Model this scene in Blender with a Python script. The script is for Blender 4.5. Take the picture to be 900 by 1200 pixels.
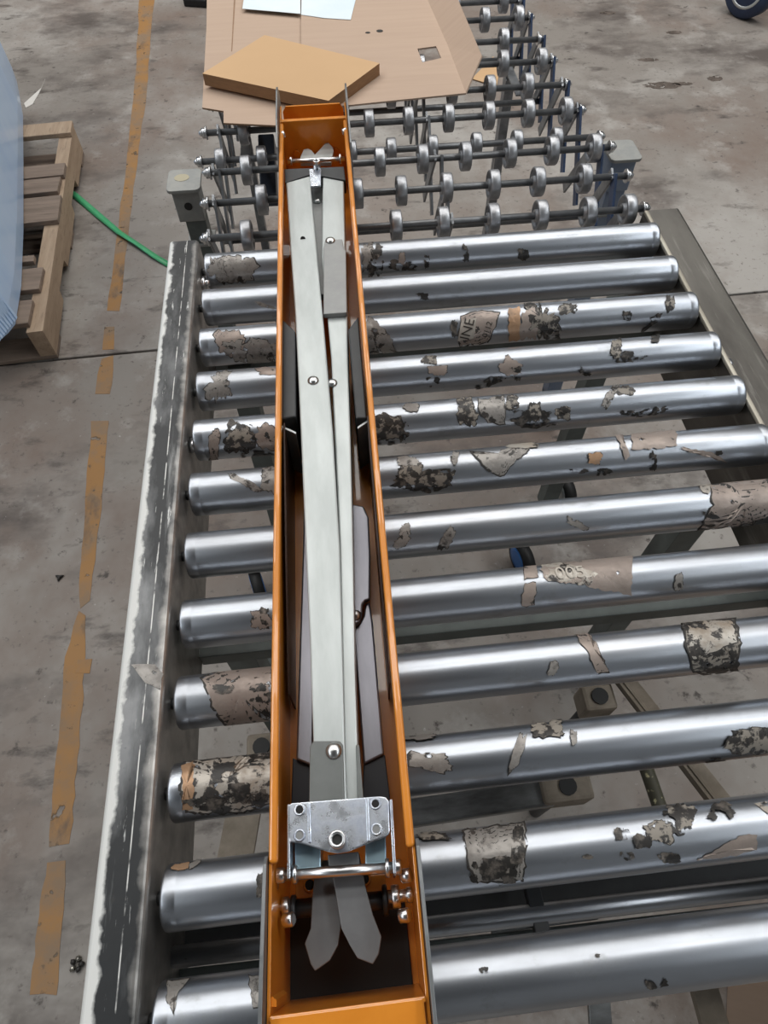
import bpy, bmesh, math, random
from mathutils import Vector, Matrix
random.seed(7)
R = math.radians
sc = bpy.context.scene
for o in list(bpy.data.objects): bpy.data.objects.remove(o)

# ------------------------------------------------------------------ camera, light, exposure
Z0 = 0.74                                   # height of the roller axles above the floor
FPX = 759.73
CAM = Vector((0.17968, -0.84202, 0.62062 + Z0))
CR = Vector((0.99450, -0.10480, -0.00590)); CU = Vector((0.09160, 0.83900, 0.53640)); CF = Vector((0.05130, 0.53400, -0.84390))
CF.normalize(); CR = (CR - CF * CR.dot(CF)).normalized(); CU = CR.cross(CF)
cd = bpy.data.cameras.new('camera'); cam = bpy.data.objects.new('camera', cd); sc.collection.objects.link(cam)
cam.matrix_world = Matrix(((CR.x, CU.x, -CF.x, CAM.x), (CR.y, CU.y, -CF.y, CAM.y), (CR.z, CU.z, -CF.z, CAM.z), (0, 0, 0, 1)))
cd.sensor_fit = 'VERTICAL'; cd.sensor_height = 24; cd.lens = 24 * FPX / 1200; cd.clip_start = 0.02
sc.camera = cam
sc.view_settings.view_transform = 'Standard'; sc.view_settings.look = 'None'
sc.view_settings.gamma = 1; sc.view_settings.exposure = -0.08
w = bpy.data.worlds.new('world'); sc.world = w; w.use_nodes = True
w.node_tree.nodes['Background'].inputs[0].default_value = (0.80, 0.90, 1.0, 1)
w.node_tree.nodes['Background'].inputs[1].default_value = 0.24
LP_ = 1.6
def lamp(name, loc, sx, sy, power, col=(1, 1, 1), rot=(0, 0, 0)):
    l = bpy.data.lights.new(name, 'AREA'); l.shape = 'RECTANGLE'; l.size = sx; l.size_y = sy; l.energy = power; l.color = col
    o = bpy.data.objects.new(name, l); o.location = loc; o.rotation_euler = rot; sc.collection.objects.link(o)
# rows of long ceiling lamps in the hall
for y, p in ((0.9, 64), (2.6, 68), (4.3, 66), (6.0, 62)):
    lamp('ceiling_lamp', (0.3, y, 4.9), 8.0, 0.6, p * LP_, (1.0, 0.975, 0.94))
for x in (-3.4, 3.8):  # two unseen side lamps, added to brighten the near floor
    lamp('ceiling_lamp', (x, -1.0, 4.9), 0.6, 5.0, 58 * LP_, (0.93, 0.97, 1.0))

# ------------------------------------------------------------------ measuring helpers
def ray(u, v): return (CR * ((u - 450) / FPX) - CU * ((v - 600) / FPX) + CF)
def at(u, v, z):                            # point at height z (relative to the roller axles) seen at u, v
    d = ray(u, v); t = (z + Z0 - CAM.z) / d.z
    return CAM + d * t
def W(x, y, z): return Vector((x, y, z + Z0))

# ------------------------------------------------------------------ materials
def nodes(m):
    m.use_nodes = True
    nt = m.node_tree; return nt, nt.nodes, nt.links, nt.nodes['Principled BSDF']
def mat(name, c1, c2=None, scale=30, rough=.5, metal=0, bump=0, r2=None, stretch=None, coat=0, lo=.35, hi=.65, detail=6, spec=.5, bscale=None):
    m = bpy.data.materials.new(name); nt, N, L, b = nodes(m)
    b.inputs['Base Color'].default_value = (*c1, 1); b.inputs['Roughness'].default_value = rough; b.inputs['Metallic'].default_value = metal
    b.inputs['Coat Weight'].default_value = coat; b.inputs['Specular IOR Level'].default_value = spec
    if c2 or bump:
        tc = N.new('ShaderNodeTexCoord'); mp = N.new('ShaderNodeMapping'); L.new(tc.outputs['Object'], mp.inputs['Vector'])
        if stretch: mp.inputs['Scale'].default_value = stretch
        nz = N.new('ShaderNodeTexNoise'); nz.inputs['Scale'].default_value = scale; nz.inputs['Detail'].default_value = detail
        nz.inputs['Roughness'].default_value = .62
        L.new(mp.outputs[0], nz.inputs['Vector'])
        oi = N.new('ShaderNodeObjectInfo'); ml = N.new('ShaderNodeMath'); ml.operation = 'MULTIPLY'; ml.inputs[1].default_value = 37
        cx = N.new('ShaderNodeCombineXYZ'); L.new(oi.outputs['Random'], ml.inputs[0]); 
        for i in range(3): L.new(ml.outputs[0], cx.inputs[i])
        L.new(cx.outputs[0], mp.inputs['Location'])
        if c2:
            cr = N.new('ShaderNodeValToRGB'); e = cr.color_ramp.elements
            e[0].position = lo; e[0].color = (*c1, 1); e[1].position = hi; e[1].color = (*c2, 1)
            L.new(nz.outputs['Fac'], cr.inputs['Fac']); L.new(cr.outputs['Color'], b.inputs['Base Color'])
        if r2 is not None:
            mr = N.new('ShaderNodeMapRange'); mr.inputs['From Min'].default_value = lo; mr.inputs['From Max'].default_value = hi
            mr.inputs['To Min'].default_value = rough; mr.inputs['To Max'].default_value = r2
            L.new(nz.outputs['Fac'], mr.inputs['Value']); L.new(mr.outputs[0], b.inputs['Roughness'])
        if bump:
            bp = N.new('ShaderNodeBump'); bp.inputs['Strength'].default_value = bump; bp.inputs['Distance'].default_value = .002
            src = nz
            if bscale:
                src = N.new('ShaderNodeTexNoise'); src.inputs['Scale'].default_value = bscale; src.inputs['Detail'].default_value = 3
                L.new(mp.outputs[0], src.inputs['Vector'])
            L.new(src.outputs['Fac'], bp.inputs['Height']); L.new(bp.outputs[0], b.inputs['Normal'])
    return m
def layered(name, base, layers, rough=.5, metal=0, bump=0, spec=.5, bscale=60):
    """layers: (colour, noise scale, lo, hi, stretch, roughness, metal) each laid over the one before by a noise mask"""
    m = bpy.data.materials.new(name); nt, N, L, b = nodes(m)
    b.inputs['Specular IOR Level'].default_value = spec
    tc = N.new('ShaderNodeTexCoord'); oi = N.new('ShaderNodeObjectInfo')
    ml = N.new('ShaderNodeMath'); ml.operation = 'MULTIPLY'; ml.inputs[1].default_value = 53; L.new(oi.outputs['Random'], ml.inputs[0])
    cx = N.new('ShaderNodeCombineXYZ')
    for i in range(3): L.new(ml.outputs[0], cx.inputs[i])
    rgb = N.new('ShaderNodeRGB'); rgb.outputs[0].default_value = (*base, 1)
    rv = N.new('ShaderNodeValue'); rv.outputs[0].default_value = rough
    mv = N.new('ShaderNodeValue'); mv.outputs[0].default_value = metal
    C_, R_, M_ = rgb.outputs[0], rv.outputs[0], mv.outputs[0]
    for i, (c, s, lo, hi, st, ro, me) in enumerate(layers):
        mp = N.new('ShaderNodeMapping'); mp.inputs['Scale'].default_value = st or (1, 1, 1)
        ad = N.new('ShaderNodeVectorMath'); ad.operation = 'ADD'; L.new(tc.outputs['Object'], mp.inputs['Vector'])
        L.new(mp.outputs[0], ad.inputs[0]); 
        off = N.new('ShaderNodeVectorMath'); off.operation = 'ADD'; off.inputs[1].default_value = (i * 3.7, i * 1.3, i * 5.1)
        L.new(cx.outputs[0], off.inputs[0]); L.new(off.outputs[0], ad.inputs[1])
        nz = N.new('ShaderNodeTexNoise'); nz.inputs['Scale'].default_value = s; nz.inputs['Detail'].default_value = 6; nz.inputs['Roughness'].default_value = .65
        L.new(ad.outputs[0], nz.inputs['Vector'])
        mr = N.new('ShaderNodeMapRange'); mr.inputs['From Min'].default_value = lo; mr.inputs['From Max'].default_value = hi
        L.new(nz.outputs['Fac'], mr.inputs['Value'])
        mx = N.new('ShaderNodeMix'); mx.data_type = 'RGBA'; L.new(mr.outputs[0], mx.inputs['Factor'])
        L.new(C_, mx.inputs['A']); mx.inputs['B'].default_value = (*c, 1); C_ = mx.outputs['Result']
        m2 = N.new('ShaderNodeMix'); L.new(mr.outputs[0], m2.inputs['Factor']); L.new(R_, m2.inputs['A']); m2.inputs['B'].default_value = ro; R_ = m2.outputs['Result']
        m3 = N.new('ShaderNodeMix'); L.new(mr.outputs[0], m3.inputs['Factor']); L.new(M_, m3.inputs['A']); m3.inputs['B'].default_value = me; M_ = m3.outputs['Result']
    L.new(C_, b.inputs['Base Color']); L.new(R_, b.inputs['Roughness']); L.new(M_, b.inputs['Metallic'])
    if bump:
        nz = N.new('ShaderNodeTexNoise'); nz.inputs['Scale'].default_value = bscale; nz.inputs['Detail'].default_value = 4
        L.new(tc.outputs['Object'], nz.inputs['Vector'])
        bp = N.new('ShaderNodeBump'); bp.inputs['Strength'].default_value = bump; bp.inputs['Distance'].default_value = .002
        L.new(nz.outputs['Fac'], bp.inputs['Height']); L.new(bp.outputs[0], b.inputs['Normal'])
    return m
def breakup(m, scale, lo, hi):               # holes in a thin torn layer
    nt = m.node_tree; N, L = nt.nodes, nt.links
    b = N['Principled BSDF']; out = N['Material Output']
    tc = N.new('ShaderNodeTexCoord'); nz = N.new('ShaderNodeTexNoise'); nz.inputs['Scale'].default_value = scale; nz.inputs['Detail'].default_value = 5
    oi = N.new('ShaderNodeObjectInfo'); ad = N.new('ShaderNodeVectorMath'); ad.operation = 'ADD'
    ml = N.new('ShaderNodeMath'); ml.operation = 'MULTIPLY'; ml.inputs[1].default_value = 91; L.new(oi.outputs['Random'], ml.inputs[0])
    L.new(tc.outputs['Object'], ad.inputs[0]); L.new(ml.outputs[0], ad.inputs[1]); L.new(ad.outputs[0], nz.inputs['Vector'])
    mr = N.new('ShaderNodeMapRange'); mr.inputs['From Min'].default_value = lo; mr.inputs['From Max'].default_value = hi; L.new(nz.outputs['Fac'], mr.inputs['Value'])
    L.new(mr.outputs[0], b.inputs['Alpha'])
    return m

M = {}
M['slab'] = layered('concrete', (.250, .227, .204), [
    ((.37, .35, .325), 1.1, .46, .62, None, .7, 0), ((.205, .160, .134), 1.4, .46, .64, (1, .8, 1), .6, 0), ((.115, .098, .088), 2.2, .52, .66, (.8, 1.3, 1), .55, 0),
    ((.36, .34, .315), 6, .56, .72, None, .8, 0), ((.085, .072, .064), 6.5, .58, .70, (.7, 1.6, 1), .5, 0),
    ((.075, .064, .057), 24, .63, .72, None, .6, 0), ((.13, .11, .10), 60, .60, .72, None, .6, 0), ((.45, .43, .405), 75, .66, .76, None, .9, 0)], rough=.55, bump=.15, spec=.35, bscale=120)
M['hall_wall'] = mat('hall_wall_paint', (.34, .35, .36), (.30, .31, .32), 3, .7)
M['hall_ceiling'] = mat('hall_ceiling_sheet', (.20, .21, .225), (.18, .19, .20), 2, .7)
M['joint'] = mat('joint_dirt', (.012, .01, .01), rough=.9)
M['tape'] = breakup(layered('worn_orange_tape', (.34, .175, .055), [((.25, .17, .105), 8, .42, .60, None, .7, 0), ((.13, .095, .07), 14, .56, .72, (1, .5, 1), .7, 0), ((.06, .05, .045), 45, .62, .74, None, .7, 0)], rough=.6), 26, .31, .36)
M['roller'] = layered('roller_steel', (.455, .485, .53), [((.37, .385, .41), 14, .45, .75, (.3, 1, 1), .40, 1), ((.24, .24, .235), 34, .60, .85, (.6, 1, 1), .48, 1), ((.60, .61, .63), 7, .55, .8, (.2, 1, 1), .28, 1), ((.10, .095, .09), 110, .70, .78, None, .5, .4)], rough=.33, metal=1, bump=.03, bscale=30)
M['roller_end'] = mat('roller_end_steel', (.30, .31, .32), (.16, .16, .16), 60, .4, 1)
def rail_mat(name, mode):
    m = layered(name, (.17, .175, .18), [((.03, .032, .034), 13, .38, .56, (1, .35, 1), .42, .4), ((.34, .35, .35), 30, .60, .78, (1.5, .12, 1), .38, .7), ((.62, .63, .62), 90, .63, .70, (2.2, .22, 1), .5, .2), ((.03, .03, .03), 60, .66, .74, None, .5, .1)], rough=.36, metal=.85, bump=.10, bscale=90)
    if mode == 'left':                          # paint left along the outer edge of the flange, worn off inwards
        nt = m.node_tree; N, L = nt.nodes, nt.links; b = N['Principled BSDF']
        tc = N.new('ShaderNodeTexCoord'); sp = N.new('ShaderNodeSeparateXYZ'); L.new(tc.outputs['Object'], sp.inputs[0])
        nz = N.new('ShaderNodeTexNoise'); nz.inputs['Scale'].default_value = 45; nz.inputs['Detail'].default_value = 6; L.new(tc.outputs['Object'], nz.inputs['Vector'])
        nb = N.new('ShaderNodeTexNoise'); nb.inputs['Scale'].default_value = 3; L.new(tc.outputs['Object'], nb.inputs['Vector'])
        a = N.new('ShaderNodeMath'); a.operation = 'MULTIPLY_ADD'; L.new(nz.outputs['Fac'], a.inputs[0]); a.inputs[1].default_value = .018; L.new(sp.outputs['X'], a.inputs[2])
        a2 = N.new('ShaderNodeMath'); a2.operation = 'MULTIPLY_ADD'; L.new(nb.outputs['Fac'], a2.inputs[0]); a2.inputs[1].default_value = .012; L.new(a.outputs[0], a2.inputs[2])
        mr = N.new('ShaderNodeMapRange'); a3 = N.new('ShaderNodeMath'); a3.operation = 'MULTIPLY_ADD'; L.new(sp.outputs['Y'], a3.inputs[0]); a3.inputs[1].default_value = .004; L.new(a2.outputs[0], a3.inputs[2])
        mr.inputs['From Min'].default_value = .0044; mr.inputs['From Max'].default_value = .0010; L.new(a3.outputs[0], mr.inputs['Value'])
        def lay(fac, vals):
            for inp, val in vals:
                src = b.inputs[inp].links[0].from_socket
                mx = N.new('ShaderNodeMix'); mx.data_type = 'RGBA' if inp == 'Base Color' else 'FLOAT'; L.new(fac, mx.inputs[0])
                ins = [i for i in mx.inputs if i.enabled and i.name in 'AB']; L.new(src, ins[0]); ins[1].default_value = val
                L.new([q for q in mx.outputs if q.enabled][0], b.inputs[inp])
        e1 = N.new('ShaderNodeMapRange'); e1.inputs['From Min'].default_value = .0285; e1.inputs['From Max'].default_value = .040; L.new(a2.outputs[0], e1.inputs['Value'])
        lay(e1.outputs[0], (('Base Color', (.46, .45, .43, 1)), ('Metallic', .85), ('Roughness', .38)))  # paler inner edge: bare metal plus the rounded edge's highlight put into the colour
        sx = N.new('ShaderNodeMath'); sx.operation = 'SUBTRACT'; L.new(sp.outputs['X'], sx.inputs[0]); sx.inputs[1].default_value = .0052
        ab = N.new('ShaderNodeMath'); ab.operation = 'ABSOLUTE'; L.new(sx.outputs[0], ab.inputs[0])
        l1 = N.new('ShaderNodeMapRange'); l1.inputs['From Min'].default_value = .0007; l1.inputs['From Max'].default_value = .0003; L.new(ab.outputs[0], l1.inputs['Value'])
        l2 = N.new('ShaderNodeMath'); l2.operation = 'MULTIPLY'; L.new(l1.outputs[0], l2.inputs[0])
        l3 = N.new('ShaderNodeMapRange'); l3.inputs['From Min'].default_value = .42; l3.inputs['From Max'].default_value = .55; L.new(nz.outputs['Fac'], l3.inputs['Value']); L.new(l3.outputs[0], l2.inputs[1])
        lay(l2.outputs[0], (('Base Color', (.66, .66, .64, 1)), ('Metallic', .3), ('Roughness', .5)))
        for inp, val in (('Base Color', (.70, .71, .69, 1)), ('Metallic', 0.0), ('Roughness', .5)):
            src = b.inputs[inp].links[0].from_socket
            mx = N.new('ShaderNodeMix'); mx.data_type = 'RGBA' if inp == 'Base Color' else 'FLOAT'
            L.new(mr.outputs[0], mx.inputs[0])
            ins = [i for i in mx.inputs if i.enabled and i.name in 'AB']
            L.new(src, ins[0]); ins[1].default_value = val
            L.new([q for q in mx.outputs if q.enabled][0], b.inputs[inp])
    return m
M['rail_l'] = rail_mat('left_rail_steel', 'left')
M['rail_r'] = layered('right_rail_steel', (.145, .138, .125), [((.055, .05, .045), 8, .42, .7, (1, .25, 1), .4, .7), ((.30, .29, .27), 40, .55, .8, (2, .15, 1), .4, .8), ((.03, .028, .025), 50, .68, .76, None, .5, .2)], rough=.36, metal=.85, bump=.06)
M['lip'] = mat('worn_lip', (.50, .47, .40), (.30, .27, .22), 25, .45, .5, stretch=(1, .3, 1))
M['frame'] = mat('grey_green_frame_paint', (.15, .175, .165), (.095, .11, .105), 14, .5, .2, bump=.1)
M['brace'] = mat('dull_brace_steel', (.26, .27, .27), (.12, .12, .12), 35, .35, .8, stretch=(.3, 1, 1))
M['rusty'] = mat('rusty_brown_tube', (.17, .14, .105), (.28, .24, .19), 18, .7, .1, bump=.2)
M['specked'] = mat('paint_specked_tube', (.085, .08, .055), (.60, .55, .32), 75, .6, .1, lo=.58, hi=.66)
M['orange'] = mat('orange_powder_coat', (.74, .262, .026), (.68, .23, .02), 40, .28, 0, coat=.6, bump=.015, bscale=250)
M['grey_plate'] = mat('grey_end_plate', (.16, .17, .175), (.22, .23, .235), 40, .42, .5)
M['arm'] = mat('galvanised_arm', (.49, .525, .52), (.40, .43, .425), 45, .40, .5, stretch=(1, .25, 1), bump=.02)
M['sleeve'] = mat('grey_sleeve', (.27, .275, .275), (.31, .315, .31), 50, .45, .3)
M['knife'] = mat('grey_bar_end', (.125, .13, .135), (.15, .155, .16), 50, .45, .35)
M['sleeve_dark'] = mat('dark_grey_sleeve', (.135, .145, .14), (.16, .17, .165), 50, .42, .3)
M['low'] = mat('lower_arm_steel', (.27, .27, .30), (.20, .20, .225), 30, .33, .8, stretch=(1, .2, 1))
M['dark'] = mat('dark_bracket', (.045, .048, .05), (.035, .037, .04), 30, .4, .3)
M['navy'] = mat('navy_plastic_cap', (.010, .013, .022), rough=.45)
M['black'] = mat('black_rubber', (.008, .008, .008), rough=.6)
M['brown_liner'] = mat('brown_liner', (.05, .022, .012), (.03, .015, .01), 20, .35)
M['zinc'] = mat('zinc_plate', (.80, .85, .91), (.40, .44, .52), 75, .22, 1, r2=.4, bump=.05)
M['zincblue'] = mat('blue_zinc_block', (.42, .58, .66), (.34, .48, .56), 40, .3, .8)
M['chrome'] = mat('bright_steel', (.70, .71, .72), rough=.28, metal=1)
M['rivet'] = mat('rivet_steel', (.62, .63, .62), (.45, .45, .45), 60, .28, 1)
M['wheel'] = mat('skate_wheel_zinc', (.50, .51, .53), (.34, .35, .37), 60, .36, .9, r2=.48)
M['axle'] = mat('dark_axle_steel', (.13, .135, .14), (.19, .195, .20), 40, .4, .6)
M['link'] = mat('link_bar_steel', (.34, .355, .37), (.17, .18, .195), 25, .4, .75)
M['bluelink'] = mat('blue_painted_bar', (.06, .10, .20), (.04, .06, .11), 30, .4, .2)
M['motor'] = mat('dark_blue_box', (.045, .06, .085), (.03, .04, .06), 20, .4, .2)
M['cap'] = mat('dusty_cap', (.26, .27, .265), (.34, .34, .32), 30, .55, .3)
M['capspot'] = mat('dusty_sticker', (.42, .38, .27), rough=.7)
M['postblue'] = mat('blue_grey_post', (.20, .26, .37), (.26, .31, .39), 20, .4, .4)
M['card'] = mat('kraft_cardboard', (.47, .345, .26), (.50, .37, .28), 5, .85, 0, bump=.03, stretch=(1, 14, 1))
M['card_in'] = mat('cardboard_edge', (.33, .21, .13), (.26, .16, .10), 60, .9)
M['carton'] = mat('orange_tan_carton', (.60, .39, .21), (.565, .365, .195), 4, .75)
M['carton_side'] = mat('carton_side', (.30, .17, .085), (.25, .14, .07), 60, .85, stretch=(1, 1, 6))
M['paper'] = mat('pale_blue_paper', (.80, .88, .92), (.72, .83, .88), 8, .6)
M['wrap'] = mat('pale_blue_wrap', (.58, .76, .99), (.48, .67, .95), 4, .35, 0, bump=.35, stretch=(1, 1, .25), coat=.3)
M['wood'] = layered('pallet_wood', (.45, .335, .235), [((.33, .235, .16), 6, .4, .75, (6, .6, 6), .85, 0), ((.20, .14, .10), 26, .55, .8, (6, .6, 6), .9, 0)], rough=.8, bump=.15)
M['wood_old'] = layered('weathered_board', (.27, .205, .16), [((.18, .135, .105), 7, .4, .7, (.6, 6, 6), .9, 0), ((.09, .07, .055), 24, .58, .8, (.6, 6, 6), .9, 0)], rough=.85, bump=.2)
M['green'] = mat('green_strap', (.055, .36, .15), (.08, .43, .20), 15, .35)
def residue(name, base, lay, lo=.37, hi=.41, sc_=75, rough=.40): return breakup(layered(name, base, lay, rough=rough, metal=.42, bump=.22, bscale=160), sc_, lo, hi)
M['residue_paper'] = residue('torn_paper_residue', (.32, .305, .285), [((.22, .205, .19), 45, .45, .62, None, .5, .2), ((.05, .045, .04), 80, .57, .66, None, .45, 0), ((.37, .35, .32), 50, .62, .75, None, .6, 0)])
M['residue_kraft'] = residue('kraft_residue', (.34, .285, .25), [((.25, .205, .18), 30, .45, .7, None, .6, 0), ((.05, .04, .036), 60, .64, .72, None, .6, 0)], .33, .36)
M['residue_tan'] = residue('tan_tape_residue', (.44, .275, .165), [((.26, .18, .12), 30, .45, .7, None, .6, 0), ((.06, .05, .04), 70, .64, .74, None, .6, 0)], .30, .34)
M['residue_white'] = residue('pale_label_residue', (.45, .42, .375), [((.28, .225, .17), 40, .45, .7, None, .6, 0), ((.03, .026, .023), 60, .53, .58, None, .45, 0)], .38, .41, 60)
M['residue_glue'] = breakup(layered('black_glue', (.020, .018, .016), [((.12, .105, .09), 90, .5, .62, None, .5, 0), ((.24, .215, .19), 70, .60, .68, None, .6, 0)], rough=.42), 85, .44, .49)
M['residue_edge'] = breakup(layered('dirty_glue_edge', (.028, .025, .022), [((.10, .085, .075), 90, .5, .75, None, .5, 0)], rough=.5), 110, .38, .42)
M['residue_mosaic'] = breakup(layered('mottled_glue', (.26, .235, .20), [((.03, .027, .025), 85, .47, .53, None, .45, 0), ((.38, .35, .31), 60, .60, .68, None, .6, 0)], rough=.5), 75, .40, .44)
M['label_paper'] = mat('old_label_paper', (.42, .385, .335), (.30, .27, .235), 60, .6)
M['ink'] = mat('dark_print', (.03, .025, .02), rough=.7)
M['pale_ink'] = mat('pale_print', (.52, .48, .42), rough=.7)
M['blue_plastic'] = mat('blue_caster', (.04, .17, .48), rough=.35)
M['caster_rim'] = mat('pale_caster_rim', (.55, .57, .57), rough=.35, metal=.6)
M['tyre'] = mat('dark_blue_tyre', (.012, .022, .055), (.02, .04, .09), 10, .5)
M['dirt'] = mat('dark_debris', (.02, .018, .016), rough=.5)
M['shiny'] = mat('shiny_scrap', (.5, .48, .42), (.1, .09, .08), 200, .2, .9)
M['white_scrap'] = mat('white_scrap', (.72, .70, .66), rough=.6)

# ------------------------------------------------------------------ object helpers
def props(o, label=None, cat=None, group=None, kind=None):
    for k, v in (('label', label), ('category', cat), ('group', group), ('kind', kind)):
        if v: o[k] = v
    return o
def empty(name, loc, label=None, cat=None, group=None, kind=None):
    o = bpy.data.objects.new(name, None); o.empty_display_size = .05; o.location = loc; sc.collection.objects.link(o)
    return props(o, label, cat, group, kind)
def wloc(o):
    p = Vector((0, 0, 0))
    while o: p = p + o.location; o = o.parent
    return p
class G:
    def __init__(s): s.v = []; s.f = []; s.sm = []; s.mi = []
    def add(s, vs, fs, smooth=False, mi=0):
        n = len(s.v); s.v += [Vector(p) for p in vs]
        for f in fs: s.f.append([i + n for i in f]); s.sm.append(smooth); s.mi.append(mi)
        return s
    def prism(s, pts, th, mi=0, d=None):            # pts: outline (3-D); extruded by th along d (down)
        d = Vector(d) if d else Vector((0, 0, -1)); n = len(pts)
        a = sum(((pts[i].x * pts[(i + 1) % n].y - pts[(i + 1) % n].x * pts[i].y) for i in range(n)))
        if a < 0: pts = pts[::-1]
        vs = list(pts) + [p + d * th for p in pts]
        return s.add(vs, [list(range(n)), list(range(2 * n - 1, n - 1, -1))] + [[i, i + n, (i + 1) % n + n, (i + 1) % n] for i in range(n)], False, mi)
    def box(s, c, sz, rz=0, mi=0):
        hx, hy, hz = sz[0] / 2, sz[1] / 2, sz[2] / 2; m = Matrix.Rotation(rz, 3, 'Z'); c = Vector(c)
        vs = [c + m @ Vector((x, y, z)) for z in (-hz, hz) for x, y in ((-hx, -hy), (hx, -hy), (hx, hy), (-hx, hy))]
        return s.add(vs, [[3, 2, 1, 0], [4, 5, 6, 7], [0, 1, 5, 4], [1, 2, 6, 5], [2, 3, 7, 6], [3, 0, 4, 7]], False, mi)
    def beam(s, p, q, w_, h_, up=(0, 0, 1), mi=0):
        p, q = Vector(p), Vector(q); d = (q - p).normalized(); up = Vector(up)
        if abs(d.dot(up)) > .98: up = Vector((0, 1, 0))
        a = d.cross(up).normalized() * w_ / 2; b = a.cross(d).normalized() * h_ / 2
        vs = [e + x * a + y * b for e in (p, q) for x, y in ((-1, -1), (1, -1), (1, 1), (-1, 1))]
        return s.add(vs, [[3, 2, 1, 0], [4, 5, 6, 7], [0, 1, 5, 4], [1, 2, 6, 5], [2, 3, 7, 6], [3, 0, 4, 7]], False, mi)
    def lathe(s, p, d, prof, n=20, mi=0, caps=True):  # prof: (distance along d, radius)
        p, d = Vector(p), Vector(d).normalized(); up = Vector((0, 0, 1)) if abs(d.z) < .9 else Vector((1, 0, 0))
        a = d.cross(up).normalized(); b = d.cross(a)
        vs = []; fs = []
        for t, r_ in prof:
            for k in range(n): th = 2 * math.pi * k / n; vs.append(p + d * t + (a * math.cos(th) + b * math.sin(th)) * r_)
        for j in range(len(prof) - 1):
            for k in range(n): fs.append([j * n + k, j * n + (k + 1) % n, (j + 1) * n + (k + 1) % n, (j + 1) * n + k])
        s.add(vs, fs, True, mi)
        if caps:
            m_ = len(s.v) - len(vs)
            s.f.append([m_ + k for k in range(n)][::-1]); s.sm.append(False); s.mi.append(mi)
            s.f.append([m_ + (len(prof) - 1) * n + k for k in range(n)]); s.sm.append(False); s.mi.append(mi)
        return s
    def tube(s, p, q, r_, n=14, mi=0):
        p, q = Vector(p), Vector(q); return s.lathe(p, q - p, [(0, r_), ((q - p).length, r_)], n, mi)
    def dome(s, p, d, r_, h, n=16, mi=0):
        return s.lathe(p, d, [(0, r_), (h * .25, r_ * .98), (h * .6, r_ * .8), (h * .88, r_ * .45), (h, r_ * .08)], n, mi)
    def build(s, name, mats, parent=None, bevel=0, seg=2, **kw):
        mats = mats if isinstance(mats, (list, tuple)) else [mats]
        lo = Vector([min(p[i] for p in s.v) for i in range(3)]); hi = Vector([max(p[i] for p in s.v) for i in range(3)])
        c = (lo + hi) / 2
        me = bpy.data.meshes.new(name); me.from_pydata([p - c for p in s.v], [], s.f); me.validate()
        for m_ in mats: me.materials.append(M[m_])
        for i, p in enumerate(me.polygons): p.use_smooth = s.sm[i]; p.material_index = s.mi[i]
        bm = bmesh.new(); bm.from_mesh(me); bmesh.ops.recalc_face_normals(bm, faces=bm.faces); bm.to_mesh(me); bm.free()
        o = bpy.data.objects.new(name, me); sc.collection.objects.link(o)
        o.location = c - (wloc(parent) if parent else Vector((0, 0, 0)))
        if parent: o.parent = parent
        if bevel:
            b = o.modifiers.new('bevel', 'BEVEL'); b.width = bevel; b.segments = seg; b.limit_method = 'ANGLE'; b.angle_limit = R(40)
        return props(o, **kw)
def px(pts, z): return [at(u, v, z) for u, v in pts]
def plate(name, pts, z, th, m, parent, bevel=.0008, **kw): return G().prism(px(pts, z), th).build(name, m, parent, bevel, **kw)

# ================================================================== SETTING: floor
floor = G().box((0.5, 3, -.06), (14, 14, .1)).build('floor', 'joint', kind='structure')
for nm, c, sz in (('wall_left', (-6.6, 3, 2.5), (.2, 14, 5.2)), ('wall_right', (7.6, 3, 2.5), (.2, 14, 5.2)), ('wall_back', (.5, -4.1, 2.5), (14, .2, 5.2)), ('wall_front', (.5, 10.1, 2.5), (14, .2, 5.2))):
    G().box(c, sz).build(nm, 'hall_wall', kind='structure')
G().box((.5, 3, 5.2), (14.4, 14.4, .2)).build('ceiling', 'hall_ceiling', kind='structure')
def jy(x): return .668 + .0265 * x
def slab(x0, x1, far):
    if far: pts = [Vector((x0, jy(x0) + .004, 0)), Vector((x1, jy(x1) + .004, 0)), Vector((x1, 10, 0)), Vector((x0, 10, 0))]
    else: pts = [Vector((x0, -4, 0)), Vector((x1, -4, 0)), Vector((x1, jy(x1) - .004, 0)), Vector((x0, jy(x0) - .004, 0))]
    return G().prism(pts, .0105).build('slab', 'slab', floor, .003)
slab(-6.5, 7.5, True); slab(-6.5, 7.5, False)
def tape_piece(pts, name='tape_line', m='tape', jit=3, h=.0008):
    vs = []
    n = len(pts)
    for i in range(n):
        (a, b), (c, d) = pts[i], pts[(i + 1) % n]; k = max(1, int(math.hypot(c - a, d - b) / 14))
        for j in range(k):
            t = j / k; vs.append((a + (c - a) * t + random.uniform(-jit, jit) * .5, b + (d - b) * t + random.uniform(-jit, jit) * .5))
    p = px(vs, -Z0 + h)
    return G().prism(p, h).build(name, m, floor)
tape_piece([(164, -12), (182, -12), (172, 105), (161, 190), (147, 300), (140, 364), (126, 364), (134, 295), (150, 180), (158, 100)], jit=2)
tape_piece([(122, 384), (136, 383), (134, 409), (118, 409)], jit=4)
tape_piece([(119, 420), (132, 418), (129, 462), (113, 461)], jit=4)
tape_piece([(107, 494), (128, 494), (117, 610), (105, 705), (94, 712), (92, 700), (99, 600)], jit=2)
tape_piece([(91, 716), (101, 722), (97, 815), (82, 990), (56, 992), (70, 850), (77, 770)], jit=3)
tape_piece([(55, 1010), (78, 1008), (66, 1165), (36, 1166), (45, 1070)], jit=3)
def scrap(name, pts, h, m, label, cat, lift=.001, group=None):
    g = G(); p = px(pts, -Z0 + h)
    g.prism(p, h - .0002); return g.build(name, m, None, .0006, label=label, cat=cat, group=group)
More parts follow.
